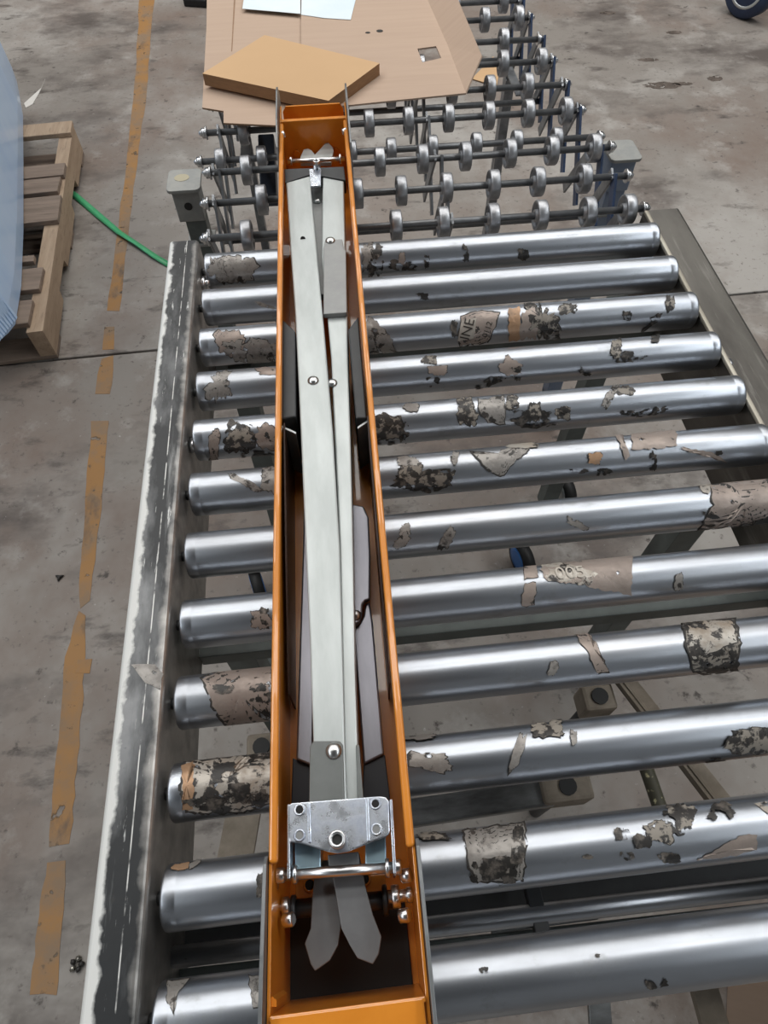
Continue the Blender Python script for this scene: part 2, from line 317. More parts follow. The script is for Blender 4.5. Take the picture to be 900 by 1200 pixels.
e = empty('insect_scrap', at(70, 677, -Z0), 'tiny black crumpled scrap on the floor left of the orange tape', 'scrap')
for a in (20, 150, 265):
    q = e.location + Vector((.0095 * math.cos(R(a)), .0095 * math.sin(R(a)), .003))
    G().lathe(e.location + Vector((0, 0, .004)), q - e.location - Vector((0, 0, .004)), [(-.004, .001), (0, .004), (.006, .0032), (.011, .0008)], 8).build('flake', 'dirt', e)
e = empty('metal_scrap', at(91, 1130, -Z0), 'small shiny crumpled metal scrap on the floor near the left rail', 'scrap')
for i in range(5):
    a = i * 1.3; c = e.location + Vector((.008 * math.cos(a), .008 * math.sin(a), .004))
    G().lathe(c, (math.sin(a * 2), math.cos(a), .6), [(-.004, .002), (0, .006), (.004, .002)], 7).build('fold', 'shiny' if i % 2 else 'dirt', e)
M['stain'] = breakup(layered('oil_stain', (.085, .066, .054), [((.15, .12, .10), 30, .45, .65, None, .6, 0)], rough=.5), 40, .36, .46)
for (u, v, a, b) in ((777, 100, 22, 4), (800, 98, 12, 2), (838, 92, 9, 3), (712, 15, 10, 2), (790, 38, 9, 2), (760, 70, 12, 2)):
    q = [at(u + a * math.cos(t * .3) * (1 + .12 * math.sin(3 * t)), v + b * math.sin(t * .3) * (1 + .15 * math.cos(2 * t)), -Z0 + .0006) for t in range(21)]
    G().prism(q, .0005).build('stain', 'stain', floor)
scrap('paper_patch', [(91, 773), (108, 772), (105, 789), (88, 789)], .0012, 'tape', 'small grey brown paper patch stuck across the orange tape line', 'scrap')
scrap('white_shred', [(28, 121), (48, 103), (53, 92), (46, 108), (38, 122), (30, 126)], .003, 'white_scrap', 'white torn film shred on the floor behind the pallet', 'scrap')
# ================================================================== roller conveyor
CV = empty('roller_conveyor', W(.34, -.45, -Z0), 'steel roller conveyor with scuffed rollers carrying the orange housing', 'conveyor')
PITCH = .080449; LEN = .68247; RR = .025
def rail(x0, x1, zt, y0, y1, m, lip):
    # C-section: rounded top flange, web on the roller side
    g = G(); n = 5; r_ = .006
    prof = [(x0, zt - .045), (x0, zt - r_)]
    for i in range(n + 1): a = math.pi - i * math.pi / 2 / n; prof.append((x0 + r_ + r_ * math.cos(a), zt - r_ + r_ * math.sin(a)))
    for i in range(n + 1): a = math.pi / 2 - i * math.pi / 2 / n; prof.append((x1 - r_ + r_ * math.cos(a), zt - r_ + r_ * math.sin(a)))
    prof += [(x1, zt - .135), (x1 - .003, zt - .135), (x1 - .003, zt - .006), (x0 + .003, zt - .006), (x0 + .003, zt - .045)]
    if lip < 0: prof = [(x0 + x1 - a, b) for a, b in prof][::-1]
    k = len(prof)
    vs = [W(a, y, b) for y in (y0, y1) for a, b in prof]
    g.add(vs, [[i, (i + 1) % k, (i + 1) % k + k, i + k] for i in range(k)])
    g.add([W(a, y0, b) for a, b in prof], [list(range(k))]); g.add([W(a, y1, b) for a, b in prof], [list(range(k))])
    return g.build('side_rail', m, CV)
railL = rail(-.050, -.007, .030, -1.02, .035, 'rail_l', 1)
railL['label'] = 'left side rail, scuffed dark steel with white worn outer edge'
railR = rail(.6865, .746, .006, -1.02, .066, 'rail_r', -1)
G().prism([W(.6858, -1.02, .0085), W(.6925, -1.02, .0085), W(.6925, .064, .0085), W(.6858, .064, .0085)], .006).build('rail_lip', 'lip', railR, .002, label='pale worn inner lip')
railR['label'] = 'right side rail of brownish worn steel'
def roller_mesh():
    g = G(); b = .0028; L_ = LEN
    prof = [(0, .008), (0, .019), (.0006, RR - b)]
    for i in range(5): a = i * math.pi / 2 / 4; prof.append((b - b * math.cos(a) + .0006, RR - b + b * math.sin(a)))
    prof += [(.012, RR), (.0125, RR - .00012), (.0135, RR)]
    prof += [(L_ * i / 8, RR) for i in range(1, 8)]
    prof2 = [(L_ - t, r_) for t, r_ in prof[:11]][::-1]
    g.lathe(W(0, 0, 0), (1, 0, 0), prof + prof2, 40)
    return g
rollers = {}
r1 = roller_mesh().build('roller', 'roller', CV)
stubs = [G().tube(W(a, 0, 0), W(a + .0105, 0, 0), .0055, 10).build('axle_stub', 'roller_end', r1) for a in (-.008, LEN - .002)]
for k in range(1, 13):
    if k == 1: o = r1
    else:
        o = r1.copy(); sc.collection.objects.link(o); o.parent = CV; o.location = r1.location + Vector((0, -(k - 1) * PITCH, 0))
        for st_ in stubs: s_ = st_.copy(); sc.collection.objects.link(s_); s_.parent = o
    rollers[k] = o

def cyl_hit(u, v, k):                       # where the sight line meets roller k -> (x, angle)
    y0 = -(k - 1) * PITCH; d = ray(u, v); oy = CAM.y - y0; oz = CAM.z - Z0
    a = d.y ** 2 + d.z ** 2; b = oy * d.y + oz * d.z; c = oy * oy + oz * oz - RR * RR
    disc = b * b - a * c
    t = (-b - math.sqrt(disc)) / a if disc > 0 else -b / a
    return CAM.x + d.x * t, math.atan2(oz + d.z * t, oy + d.y * t) % (2 * math.pi)
def stick(k, outline, lift, name, m, **kw):
    y0 = -(k - 1) * PITCH
    q = [cyl_hit(u, v, k) for u, v in outline]
    q = [(min(max(x, .004), LEN - .004), a) for x, a in q]
    cx = sum(p[0] for p in q) / len(q); ca = sum(p[1] for p in q) / len(q); n = len(q); rings = 5
    P = lambda x, a: W(x, y0 + (RR + lift) * math.cos(a), (RR + lift) * math.sin(a))
    vs = [P(cx, ca)]; fs = []
    for j in range(1, rings + 1):
        t = j / rings
        for x, a in q: vs.append(P(cx + (x - cx) * t, ca + (a - ca) * t))
    for i in range(n): fs.append([0, 1 + i, 1 + (i + 1) % n])
    for j in range(rings - 1):
        for i in range(n): fs.append([1 + j * n + i, 1 + (j + 1) * n + i, 1 + (j + 1) * n + (i + 1) % n, 1 + j * n + (i + 1) % n])
    return G().add(vs, fs, True).build(name, m, rollers[k], **kw)
def blob(u, v, ru, rv, rot=0, rag=.25, n=44):
    ph = [random.uniform(0, 6.28) for _ in range(4)]; c, s = math.cos(R(rot)), math.sin(R(rot)); out = []
    for i in range(n):
        a = 2 * math.pi * i / n
        r_ = 1 + rag * (.5 * math.sin(2 * a + ph[0]) + .45 * math.sin(3 * a + ph[1]) + .35 * math.sin(5 * a + ph[2]) + .3 * math.sin(9 * a + ph[3]) + .22 * math.sin(15 * a + ph[1])) + rag * random.uniform(-.4, .4)
        sq = 1 / max(abs(math.cos(a)), abs(math.sin(a))) ** .55
        x, y = ru * r_ * math.cos(a) * sq, rv * r_ * math.sin(a) * sq
        out.append((u + x * c - y * s, v + x * s + y * c))
    return out
def scaled(o, f):
    cu = sum(p[0] for p in o) / len(o); cv = sum(p[1] for p in o) / len(o)
    return [(cu + (a - cu) * f + random.uniform(-.6, .6), cv + (b - cv) * f + random.uniform(-.6, .6)) for a, b in o]
def dens(poly, step=4, jit=1.5):
    out = []
    for i in range(len(poly)):
        (a, b), (c, d) = poly[i], poly[(i + 1) % len(poly)]; k = max(1, int(math.hypot(c - a, d - b) / step))
        for j in range(k): out.append((a + (c - a) * j / k + random.uniform(-jit, jit), b + (d - b) * j / k + random.uniform(-jit, jit)))
    return out
count = {}
def res(k, kind, *b, poly=None, rag=.2, edge=True):
    o = dens(poly, jit=min(1.5, .05 * math.dist(poly[0], poly[len(poly) // 2]))) if poly else blob(*b, rag=rag)
    count[k] = count.get(k, 0) + 1; lf = .00035 + .00012 * (count[k] % 14)
    if kind != 'glue' and edge: stick(k, scaled(o, 1.07), lf - .00006, 'glue_edge', 'residue_edge')
    nm = {'paper': 'paper_residue', 'kraft': 'kraft_residue', 'tan': 'tape_residue', 'white': 'label_residue', 'glue': 'glue_residue', 'mosaic': 'label_residue'}[kind]
    return stick(k, o, lf, nm, 'residue_' + kind)
res(1, 'paper', 278, 315, 20, 16); res(1, 'paper', 255, 316, 9, 13, rag=.4); res(1, 'paper', 431, 302, 7, 16, rag=.5); res(1, 'glue', 441, 305, 9, 16)
res(1, 'glue', 471, 311, 15, 6); res(1, 'kraft', 471, 303, 4, 6, 10); res(1, 'glue', 500, 306, 3, 8); res(1, 'glue', 545, 297, 4, 9); res(1, 'glue', 613, 298, 7, 6)
res(2, 'glue', 495, 347, 7, 4); res(2, 'paper', 311, 358, 12, 2, 20, edge=False)
res(3, 'kraft', 270, 402, 16, 15); res(3, 'paper', 306, 412, 20, 13, 15); res(3, 'paper', 275, 410, 12, 9, rag=.5); res(3, 'paper', 438, 388, 16, 10, 40); res(3, 'paper', 452, 405, 9, 14, -25); res(3, 'paper', 434, 405, 6, 13, -20)
res(3, 'kraft', poly=[(540, 372), (556, 366), (584, 367), (580, 383), (572, 400), (540, 404), (538, 396)]); stick(3, dens([(541, 376), (558, 373), (555, 396), (536, 399)], jit=.4), count.__setitem__(3, count[3] + 1) or .0014, 'label_residue', 'label_paper')
res(3, 'glue', 532, 385, 4, 9); res(3, 'tan', poly=[(595, 362), (609, 360), (611, 397), (597, 400)], edge=False); res(3, 'kraft', 620, 380, 10, 18, edge=False); res(3, 'mosaic', 634, 375, 14, 16, rag=.5); res(3, 'glue', 645, 389, 12, 8)
res(3, 'mosaic', 665, 362, 10, 6); res(3, 'glue', 735, 370, 5, 6); res(3, 'glue', 763, 377, 16, 4, -35); res(3, 'mosaic', 785, 356, 5, 9)
res(4, 'paper', 257, 453, 12, 16, 0, rag=.4); res(4, 'kraft', 315, 435, 14, 4); res(4, 'kraft', 513, 434, 12, 5); res(4, 'mosaic', 503, 422, 8, 5); res(4, 'glue', 506, 447, 9, 5)
res(4, 'kraft', 598, 430, 12, 9, 30); res(4, 'glue', 575, 447, 17, 5, -25); res(4, 'glue', 605, 437, 7, 8); res(4, 'glue', 735, 418, 22, 6); res(4, 'mosaic', 722, 409, 6, 10); res(4, 'glue', 768, 397, 5, 5); res(4, 'glue', 686, 434, 7, 5)
res(5, 'kraft', 251, 522, 6, 18); res(5, 'glue', 281, 512, 17, 18); res(5, 'mosaic', 280, 515, 15, 14); res(5, 'kraft', 312, 512, 12, 13); res(5, 'glue', 300, 534, 20, 5)
res(5, 'glue', 458, 505, 22, 15); res(5, 'mosaic', 452, 500, 18, 13); res(5, 'paper', 482, 478, 8, 5); res(5, 'mosaic', 547, 483, 11, 15); res(5, 'paper', poly=[(560, 470), (590, 466), (590, 496), (572, 494), (562, 483)]); res(5, 'mosaic', 600, 473, 8, 7)
res(5, 'glue', 628, 490, 32, 9); res(5, 'mosaic', 627, 482, 7, 9); res(5, 'mosaic', 660, 484, 8, 8); res(5, 'paper', 716, 463, 4, 18, 30); res(5, 'mosaic', 733, 458, 9, 5); res(5, 'glue', 765, 482, 18, 4, -12); res(5, 'glue', 738, 484, 10, 3)
res(6, 'paper', 288, 566, 18, 4, 27); res(6, 'paper', 318, 562, 12, 14); res(6, 'glue', 497, 563, 34, 12); res(6, 'mosaic', 482, 555, 14, 11); res(6, 'mosaic', 512, 562, 18, 8); res(6, 'paper', 478, 541, 13, 5); res(6, 'paper', 533, 537, 4, 7, 20)
res(6, 'paper', poly=[(553, 531), (578, 534), (600, 524), (628, 519), (615, 530), (600, 545), (586, 558), (572, 550)]); res(6, 'white', 612, 522, 18, 4, edge=False)
res(6, 'kraft', poly=[(739, 507), (792, 502), (793, 524), (741, 527)], edge=False); res(6, 'kraft', poly=[(722, 512), (729, 511), (738, 535), (732, 538)], edge=False); res(6, 'kraft', poly=[(790, 523), (835, 530), (852, 541), (800, 528)], edge=False)
res(6, 'tan', 697, 537, 8, 6); res(6, 'glue', 678, 552, 10, 3); res(6, 'glue', 708, 553, 9, 4); res(6, 'glue', 765, 541, 5, 10); res(6, 'glue', 840, 531, 6, 3)
res(7, 'paper', 475, 622, 6, 7); res(7, 'paper', 471, 634, 10, 6, -40); res(7, 'paper', 524, 631, 6, 13, 25); res(7, 'paper', 676, 614, 12, 4, 25)
res(7, 'kraft', poly=[(833, 570), (897, 556), (908, 600), (880, 612), (820, 621), (836, 592)]); res(7, 'white', poly=[(817, 567), (836, 563), (830, 580), (824, 577)], edge=False); res(7, 'glue', 875, 588, 8, 2, -12); res(7, 'glue', 832, 604, 9, 3, 15)
res(8, 'kraft', 306, 727, 11, 10); res(8, 'glue', 312, 722, 8, 9); res(8, 'kraft', poly=[(614, 661), (629, 659), (630, 676), (614, 679)]); res(8, 'kraft', poly=[(614, 685), (629, 683), (625, 709), (611, 710)])
res(8, 'kraft', poly=[(632, 668), (655, 656), (700, 652), (742, 650), (739, 697), (715, 693), (680, 685), (640, 680)], edge=False); res(8, 'white', poly=[(634, 664), (655, 658), (700, 672), (690, 686), (642, 680)], edge=False); res(8, 'paper', 795, 682, 5, 9)
res(9, 'kraft', poly=[(238, 795), (262, 785), (318, 778), (318, 845), (264, 851), (248, 822)]); res(9, 'glue', 303, 806, 9, 5, -15); res(9, 'glue', 310, 818, 9, 6, -10); res(9, 'glue', 262, 808, 12, 5); res(9, 'glue', 303, 826, 4, 4); res(9, 'glue', 311, 837, 5, 5)
res(9, 'kraft', poly=[(673, 742), (687, 740), (702, 762), (712, 785), (698, 789), (690, 768)]); res(9, 'paper', 648, 783, 5, 8, 15); res(9, 'mosaic', poly=[(800, 728), (830, 724), (860, 727), (866, 755), (862, 783), (835, 788), (812, 786), (805, 760)]); res(9, 'white', poly=[(806, 729), (858, 728), (862, 752), (838, 762), (810, 772)])
res(10, 'white', poly=[(218, 894), (318, 882), (318, 940), (280, 951), (222, 951), (214, 925)]); res(10, 'tan', poly=[(213, 897), (228, 893), (226, 948), (214, 948)], edge=False); res(10, 'glue', 290, 930, 24, 13); res(10, 'glue', 262, 902, 14, 14); res(10, 'glue', 240, 942, 22, 8); res(10, 'glue', 305, 892, 14, 6)
res(10, 'paper', 503, 893, 24, 10, 5); res(10, 'paper', 488, 864, 20, 4, -3); res(10, 'mosaic', 640, 857, 18, 7); res(10, 'mosaic', 652, 850, 7, 9); res(10, 'paper', 606, 882, 5, 22, 18); res(10, 'paper', 672, 865, 4, 7); res(10, 'mosaic', 880, 868, 26, 14); res(10, 'glue', 880, 868, 25, 15); res(10, 'glue', 838, 891, 13, 3)
res(11, 'tan', 212, 1016, 10, 4, -6); res(11, 'paper', 228, 1013, 7, 3, -30); res(11, 'glue', 306, 1040, 6, 14); res(11, 'paper', poly=[(545, 975), (580, 970), (614, 966), (615, 1005), (612, 1030), (560, 1032), (548, 1010)]); res(11, 'glue', 580, 1020, 30, 14); res(11, 'glue', 607, 992, 8, 22); res(11, 'mosaic', 508, 981, 18, 4)
res(11, 'glue', 795, 960, 18, 15); res(11, 'mosaic', 772, 975, 15, 12); res(11, 'mosaic', 798, 958, 16, 13, edge=False); res(11, 'glue', 752, 986, 10, 8); res(11, 'glue', 728, 978, 8, 7); res(11, 'glue', 845, 953, 15, 10); res(11, 'glue', 735, 1003, 9, 5); res(11, 'glue', 785, 1005, 14, 6); res(11, 'kraft', poly=[(815, 1008), (870, 978), (886, 979), (888, 995), (860, 1003)], edge=False); res(11, 'white', poly=[(884, 942), (900, 940), (900, 955)], edge=False); res(11, 'glue', 690, 1003, 8, 3)
res(12, 'paper', poly=[(196, 1150), (222, 1148), (208, 1165), (204, 1190), (196, 1172)]); res(12, 'paper', poly=[(291, 1145), (310, 1142), (310, 1178), (298, 1182)]); res(12, 'glue', 567, 1137, 5, 4); res(12, 'glue', 768, 1152, 14, 5, -8); res(12, 'glue', 700, 1120, 3, 2)
# printed lettering left on two labels, bent to the roller
def print_on(k, text, u, v, size, rot, m):
    cu = bpy.data.curves.new('lettering', 'FONT'); cu.body = text; cu.size = 1; cu.align_x = 'CENTER'; cu.align_y = 'CENTER'
    to = bpy.data.objects.new('lettering', cu); sc.collection.objects.link(to)
    bpy.context.view_layer.update(); me = bpy.data.meshes.new_from_object(to.evaluated_get(bpy.context.evaluated_depsgraph_get())); bpy.data.objects.remove(to)
    bm = bmesh.new(); bm.from_mesh(me); bmesh.ops.triangulate(bm, faces=bm.faces); bmesh.ops.subdivide_edges(bm, edges=bm.edges, cuts=1); 
    x0, a0 = cyl_hit(u, v, k); y0 = -(k - 1) * PITCH; c, s = math.cos(rot), math.sin(rot); rl = RR + .0021
    vs = []
    for q in bm.verts:
        X, Y = (q.co.x * c - q.co.y * s) * size, (q.co.x * s + q.co.y * c) * size
        a = a0 - Y / rl; vs.append(W(x0 + X, y0 + rl * math.cos(a), rl * math.sin(a)))
    bm.verts.index_update(); fs = [[q.index for q in f.verts] for f in bm.faces]; bm.free()
    G().add(vs, fs).build('lettering', m, rollers[k])
print_on(3, 'INE', 548, 386, .019, R(72), 'ink'); print_on(3, '0112', 571, 386, .011, R(70), 'ink'); print_on(8, '005', 668, 672, .021, R(-2), 'pale_ink')
# patch on the left rail
plate('paper_residue', dens([(153, 779), (181, 778), (191, 789), (188, 808), (170, 800)], 6, .8), .0306, .0005, 'residue_paper', railL, 0)
# undercarriage of the conveyor
def cv(name, g, m, bevel=.001): return g.build(name, m, CV, bevel)
cv('cross_bar', G().tube(W(-.008, -.8465, -.055), W(.692, -.851, -.055), .0085), 'roller', 0)
cv('cross_bar', G().beam(at(195, 1090, -.10), at(960, 1008, -.10), .036, .02), 'dark')
cv('cross_bar', G().beam(W(-.008, -.862, -.085), W(.692, -.870, -.085), .012, .02), 'frame')
cv('cross_bar', G().beam(W(-.008, -.551, -.1), W(.692, -.551, -.1), .03, .025), 'frame')
cv('cross_bar', G().beam(W(-.008, -.08, -.1), W(.692, -.08, -.1), .03, .025), 'frame')
cv('tension_strip', G().beam(at(575, 1090, -.07), at(700, 1073, -.07), .006, .006), 'brace')
cv('clamp', G().beam(at(620, 1066, -.055), at(637, 1063, -.055), .045, .012), 'dark')
for x, y in ((.030, -.535), (.645, -.415)):
    post = cv('leg', G().beam(W(x, y, -.1), W(x, y, -.70), .036, .036, (0, 1, 0)), 'frame')
    G().box(W(x, y, -.715), (.10, .08, .008)).build('foot_plate', 'dark', post, .001)
cv('leg', G().beam(W(.030, -.10, -.1), W(.030, -.10, -.70), .036, .036, (0, 1, 0)), 'frame')
cv('leg', G().beam(W(.655, -.02, -.1), W(.655, -.02, -.70), .036, .036, (0, 1, 0)), 'frame')
cv('base_beam', G().beam(at(470, 955, -.5), at(690, 922, -.5), .04, .03), 'brace', .004)
cv('brace_tube', G().tube(at(752, 885, -.45), at(778, 960, -.45), .011), 'specked')
cv('brace_angle', G().beam(at(728, 790, -.46), at(850, 945, -.40), .030, .006).beam(at(722, 793, -.47), at(842, 948, -.41), .006, .03), 'rusty')
cv('brace_angle', G().beam(at(818, 1135, -.30), at(848, 1240, -.30), .030, .012), 'rusty')
cv('brace_angle', G().beam(at(700, 1150, -.5), at(706, 1240, -.5), .03, .01), 'brace')
for (u, v, z, wd) in ((697, 822, -.5, .055), (660, 925, -.5, .08), (310, 880, -.5, .05)):
    c = at(u, v, z); ft = G().box(c, (wd, .045, .06)).build('foot', 'rusty', CV, .006)
    G().tube(c + Vector((0, 0, -.02)), c + Vector((0, 0, -.235)), .012).build('screw_leg', 'dark', ft)
    G().tube(c + Vector((0, 0, .028)), c + Vector((0, 0, .034)), .014).build('socket', 'black', ft)
cv('brace_angle', G().beam(at(275, 1010, -.4), at(295, 900, -.4), .05, .006), 'rusty')
cv('brace_angle', G().beam(at(318, 790, -.3), at(310, 700, -.3), .02, .02), 'frame')
for (u, v) in ((303, 688), (612, 655), (660, 575)):
    c = at(u, v, -.69); cs = G().lathe(c, (1, .25, 0), [(-.012, .02), (-.012, .042), (.012, .042), (.012, .02)], 22).build('caster', 'black', CV)
    for s_ in (-.0135, .0125): G().lathe(c + Vector((s_, 0, 0)), (1, .25, 0), [(0, .018), (0, .031), (.001, .031), (.001, .018)], 20).build('rim', 'caster_rim' if u > 650 else 'blue_plastic', cs)
    G().box(c + Vector((0, .03, .045)), (.03, .03, .008)).build('fork', 'dark', cs)
for i, (x, y) in enumerate(((-.013, .005), (.683, -.24), (-.012, -.30))):
    G().lathe(W(x + .006, y - .03, .0), (1, 0, 0), [(0, .009), (.006, .009)], 6).lathe(W(x + .010, y - .03, .0), (1, 0, 0), [(0, .005), (.008, .005)], 10).build('bolt', 'chrome', CV)

# ================================================================== skate-wheel conveyor
SK = empty('skate_wheel_conveyor', W(.34, .5, -Z0), 'expandable skate wheel conveyor with rows of steel wheels behind the rollers', 'conveyor')
def wheel_g(r_=.023):
    w2 = .0085
    return G().lathe(W(0, 0, 0), (1, 0, 0), [(-w2 - .001, .0062), (-w2 - .001, .0095), (-.004, .010), (-.004, r_ - .0045), (-w2, r_ - .0035), (-w2 + .0005, r_ - .001), (-w2 + .002, r_), (w2 - .002, r_), (w2 - .0005, r_ - .001), (w2, r_ - .0035), (.004, r_ - .0045), (.004, .010), (w2 + .001, .0095), (w2 + .001, .0062)], 28)
protoW = {}
def rowx(us, uv0, uv1, z):
    out = []
    for u in us:
        v = uv0[1] + (uv1[1] - uv0[1]) * (u - uv0[0]) / (uv1[0] - uv0[0]); out.append(at(u, v, z).x)
    return out
rows = [ # y, z, x0, x1, wheel xs, wheel radius
    (.081, 0, .000, .690, rowx([290, 345, 400, 464, 519, 577, 633, 689, 735], (248, 279), (726, 246), 0), .023),
    (.174, 0, -.004, .692, rowx([307, 362, 419, 470, 523, 578, 630, 684], (247, 237.5), (721, 207), 0), .023),
    (.264, 0, -.004, .690, rowx([289, 345, 395, 445, 495, 545, 597, 646, 695], (250, 202), (688, 173), 0), .023),
    (.355, -.03, -.03, .705, rowx([259, 307, 360, 412, 458, 506, 557, 604, 650], (260, 187), (686, 157), -.03), .020),
    (.394, 0, -.016, .672, rowx([285, 335, 385, 433, 479, 526, 573, 619, 663], (257, 159), (653, 131), 0), .023),
    (.493, 0, -.010, .669, rowx([530, 574, 618], (555, 106), (643, 100), 0) + [.06, .15, .24, .33], .023),
    (.592, 0, -.010, .668, [.07, .18, .29, .40, .5] + rowx([591, 633], (612, 74), (644, 68), 0), .023),
    (.690, 0, -.010, .662, [.07, .18, .29, .40, .5] + rowx([592], (609, 48), (628, 43), 0), .023),
    (.795, 0, -.010, .667, [.07, .18, .29, .40] + rowx([569, 607], (588, 23), (618, 19), 0), .023),
    (.885, 0, -.010, .665, [.07, .18, .29, .40, .52, .63], .023),
    (.98, 0, -.010, .665, [.07, .18, .29, .40, .52, .63], .023)]
for (y, z, x0, x1, xs, wr) in rows:
    ax = G().tube(W(x0, y, z), W(x1, y, z), .0055, 12).build('axle', 'axle', SK)
    for x, s in ((x0, -1), (x1, 1)):
        G().lathe(W(x, y, z), (s, 0, 0), [(0, .011), (.002, .011)], 14).lathe(W(x + s * .002, y, z), (s, 0, 0), [(0, .0085), (.007, .0085)], 6).dome(W(x + s * .009, y, z), (s, 0, 0), .0055, .006, 10).build('nut', 'chrome', ax)
    for x in xs:
        if wr not in protoW: o = protoW[wr] = wheel_g(wr).build('skate_wheel', 'wheel', ax)
        else:
            o = protoW[wr].copy(); sc.collection.objects.link(o); o.parent = ax
        o.location = W(x, y, z) - wloc(ax)
        if not o.parent == ax: o.parent = ax
ys = [r_[0] for r_ in rows if r_[1] == 0]
low = [(ys[i] + ys[i + 1]) / 2 for i in range(len(ys) - 1)]
for i, yl in enumerate(low):
    if i % 2 == 1 or i == 0: G().tube(W(-.004, yl, -.10), W(.68, yl, -.10), .006, 10).build('lower_rod', 'axle', SK)
for xi, xb in enumerate((.004, .385, .668)):
    for i, yl in enumerate(low):
        for s, (ya, yb) in enumerate(((ys[i], yl), (ys[i + 1], yl))):
            x = xb + (.0035 if s else -.0035) + .004 * (i % 2)
            G().beam(W(x, ya, .006), W(x, yb + (.03 if s == 0 else -.03), -.13), .0042, .019, (0, 1, 0)).build('link_bar', 'bluelink' if (xi == 2 and s) else 'link', SK, .0006)
# end posts with caps
def post(x, y, blue):
    p = G().beam(W(x, y, -.025), W(x, y, -.085), .046, .046, (0, 1, 0)).build('post_head', 'postblue' if blue else 'cap', SK, .002)
    rr = .009; cs_ = [(sx * (.029 - rr) + rr * math.cos(R(a)), sy * (.033 - rr) + rr * math.sin(R(a))) for sx, sy, st_ in ((1, 1, 0), (-1, 1, 90), (-1, -1, 180), (1, -1, 270)) for a in (st_, st_ + 30, st_ + 60, st_ + 90)]
    G().prism([W(x + a, y + b, -.0195) for a, b in cs_], .006).build('cap', 'cap', p, .001)
    G().tube(W(x, y - .0228, -.055), W(x, y - .0242, -.055), .007).build('bolt_hole', 'black', p)
    if not blue:
        g = G(); n = 18; g.prism([W(x - .004 + .013 * math.cos(2 * math.pi * k / n), y + .006 + .011 * math.sin(2 * math.pi * k / n), -.0190) for k in range(n)], .0008); g.build('sticker', 'capspot', p)
    q = G().beam(W(x + .004, y, -.085), W(x + .004, y, -.66), .036, .036, (0, 1, 0)).build('post', 'postblue' if blue else 'frame', SK, .002)
    G().box(W(x + .004, y, -.135), (.05, .045, .005)).build('collar', 'cap', q, .001)
    c = W(x + .004, y - .02, -.70)
    cs = G().lathe(c, (1, .2, 0), [(-.012, .01), (-.012, .039), (.012, .039), (.012, .01)], 20).build('caster', 'black', SK)
    G().box(c + Vector((-.016, .01, .025)), (.004, .03, .07)).box(c + Vector((.016, .01, .025)), (.004, .03, .07)).box(c + Vector((0, .012, .05)), (.036, .04, .006)).build('fork', 'dark', cs)
post(-.056, .283, False); post(.728, .288, True)
for (u, v, z, wd) in ((597, 90, -.12, .022), (289, 165, -.12, .018)):
    c = at(u, v, z); lg = G().beam(c, Vector((c.x, c.y, .06)), wd, .03, (0, 1, 0)).build('leg', 'link', SK, .001)
    G().lathe(Vector((c.x, c.y, .04)), (1, .2, 0), [(-.012, .01), (-.012, .0395), (.012, .0395), (.012, .01)], 18).build('caster', 'blue_plastic', lg)
    # tie plate that carries the leg
    G().beam(Vector((c.x, c.y - .11, c.z + .01)), Vector((c.x, c.y + .11, c.z + .01)), .02, .004).build('tie_plate', 'link', SK, .0006)
G().beam(at(313, 165, -.15), at(316, 235, -.2), .035, .04).build('motor_box', 'motor', SK, .003)

# ================================================================== orange housing with folded arms
BX = empty('barrier_housing', W(.165, -.35, RR), 'long open orange steel housing holding folded grey arms across the rollers', 'housing')
ZB, ZT = .0278, .130
def cl(y): return .1515 + .0262 * (y + .855)        # centre line of the housing
HW = .0495
def wall(side):
    s = side; g = G()
    y0, y1 = -.905, .205
    g.prism([W(cl(y0) + s * HW, y0, ZT - .003), W(cl(y1) + s * HW, y1, ZT - .003), W(cl(y1) + s * (HW - .0022), y1, ZT - .003), W(cl(y0) + s * (HW - .0022), y0, ZT - .003)], ZT - .003 - ZB)
    o = g.build('side_wall', 'orange', BX, .0005)
    ya, yb = -.80, .150
    G().prism([W(cl(ya) + s * HW, ya, ZT), W(cl(yb) + s * HW, yb, ZT), W(cl(yb) + s * (HW - .0062), yb, ZT), W(cl(ya) + s * (HW - .0062), ya, ZT)], .009).build('rolled_rim', 'orange', o, .0022, 3)
    return o
wl, wr_ = wall(-1), wall(1)
G().prism([W(cl(-.905) - HW, -.905, ZB + .002), W(cl(-.905) + HW, -.905, ZB + .002), W(cl(.205) + HW, .205, ZB + .002), W(cl(.205) - HW, .205, ZB + .002)], .002).build('floor_pan', 'orange', BX)
def endw(y, t, zt, name='end_wall', ins=.0022):
    return G().prism([W(cl(y) - HW + ins, y, zt), W(cl(y) + HW - ins, y, zt), W(cl(y) + HW - ins, y + t, zt), W(cl(y) - HW + ins, y + t, zt)], zt - ZB - .001).build(name, 'orange', BX, .0008)
endw(.152, .007, ZT + .001); ne = endw(-.884, .003, ZT + .001)
G().prism([W(cl(-.9) - HW + .003, -.915, ZT + .0012), W(cl(-.9) + HW - .003, -.915, ZT + .0012), W(cl(-.9) + HW - .003, -.8815, ZT + .0012), W(cl(-.9) - HW + .003, -.8815, ZT + .0012)], .003).build('flange', 'orange', ne, .001)
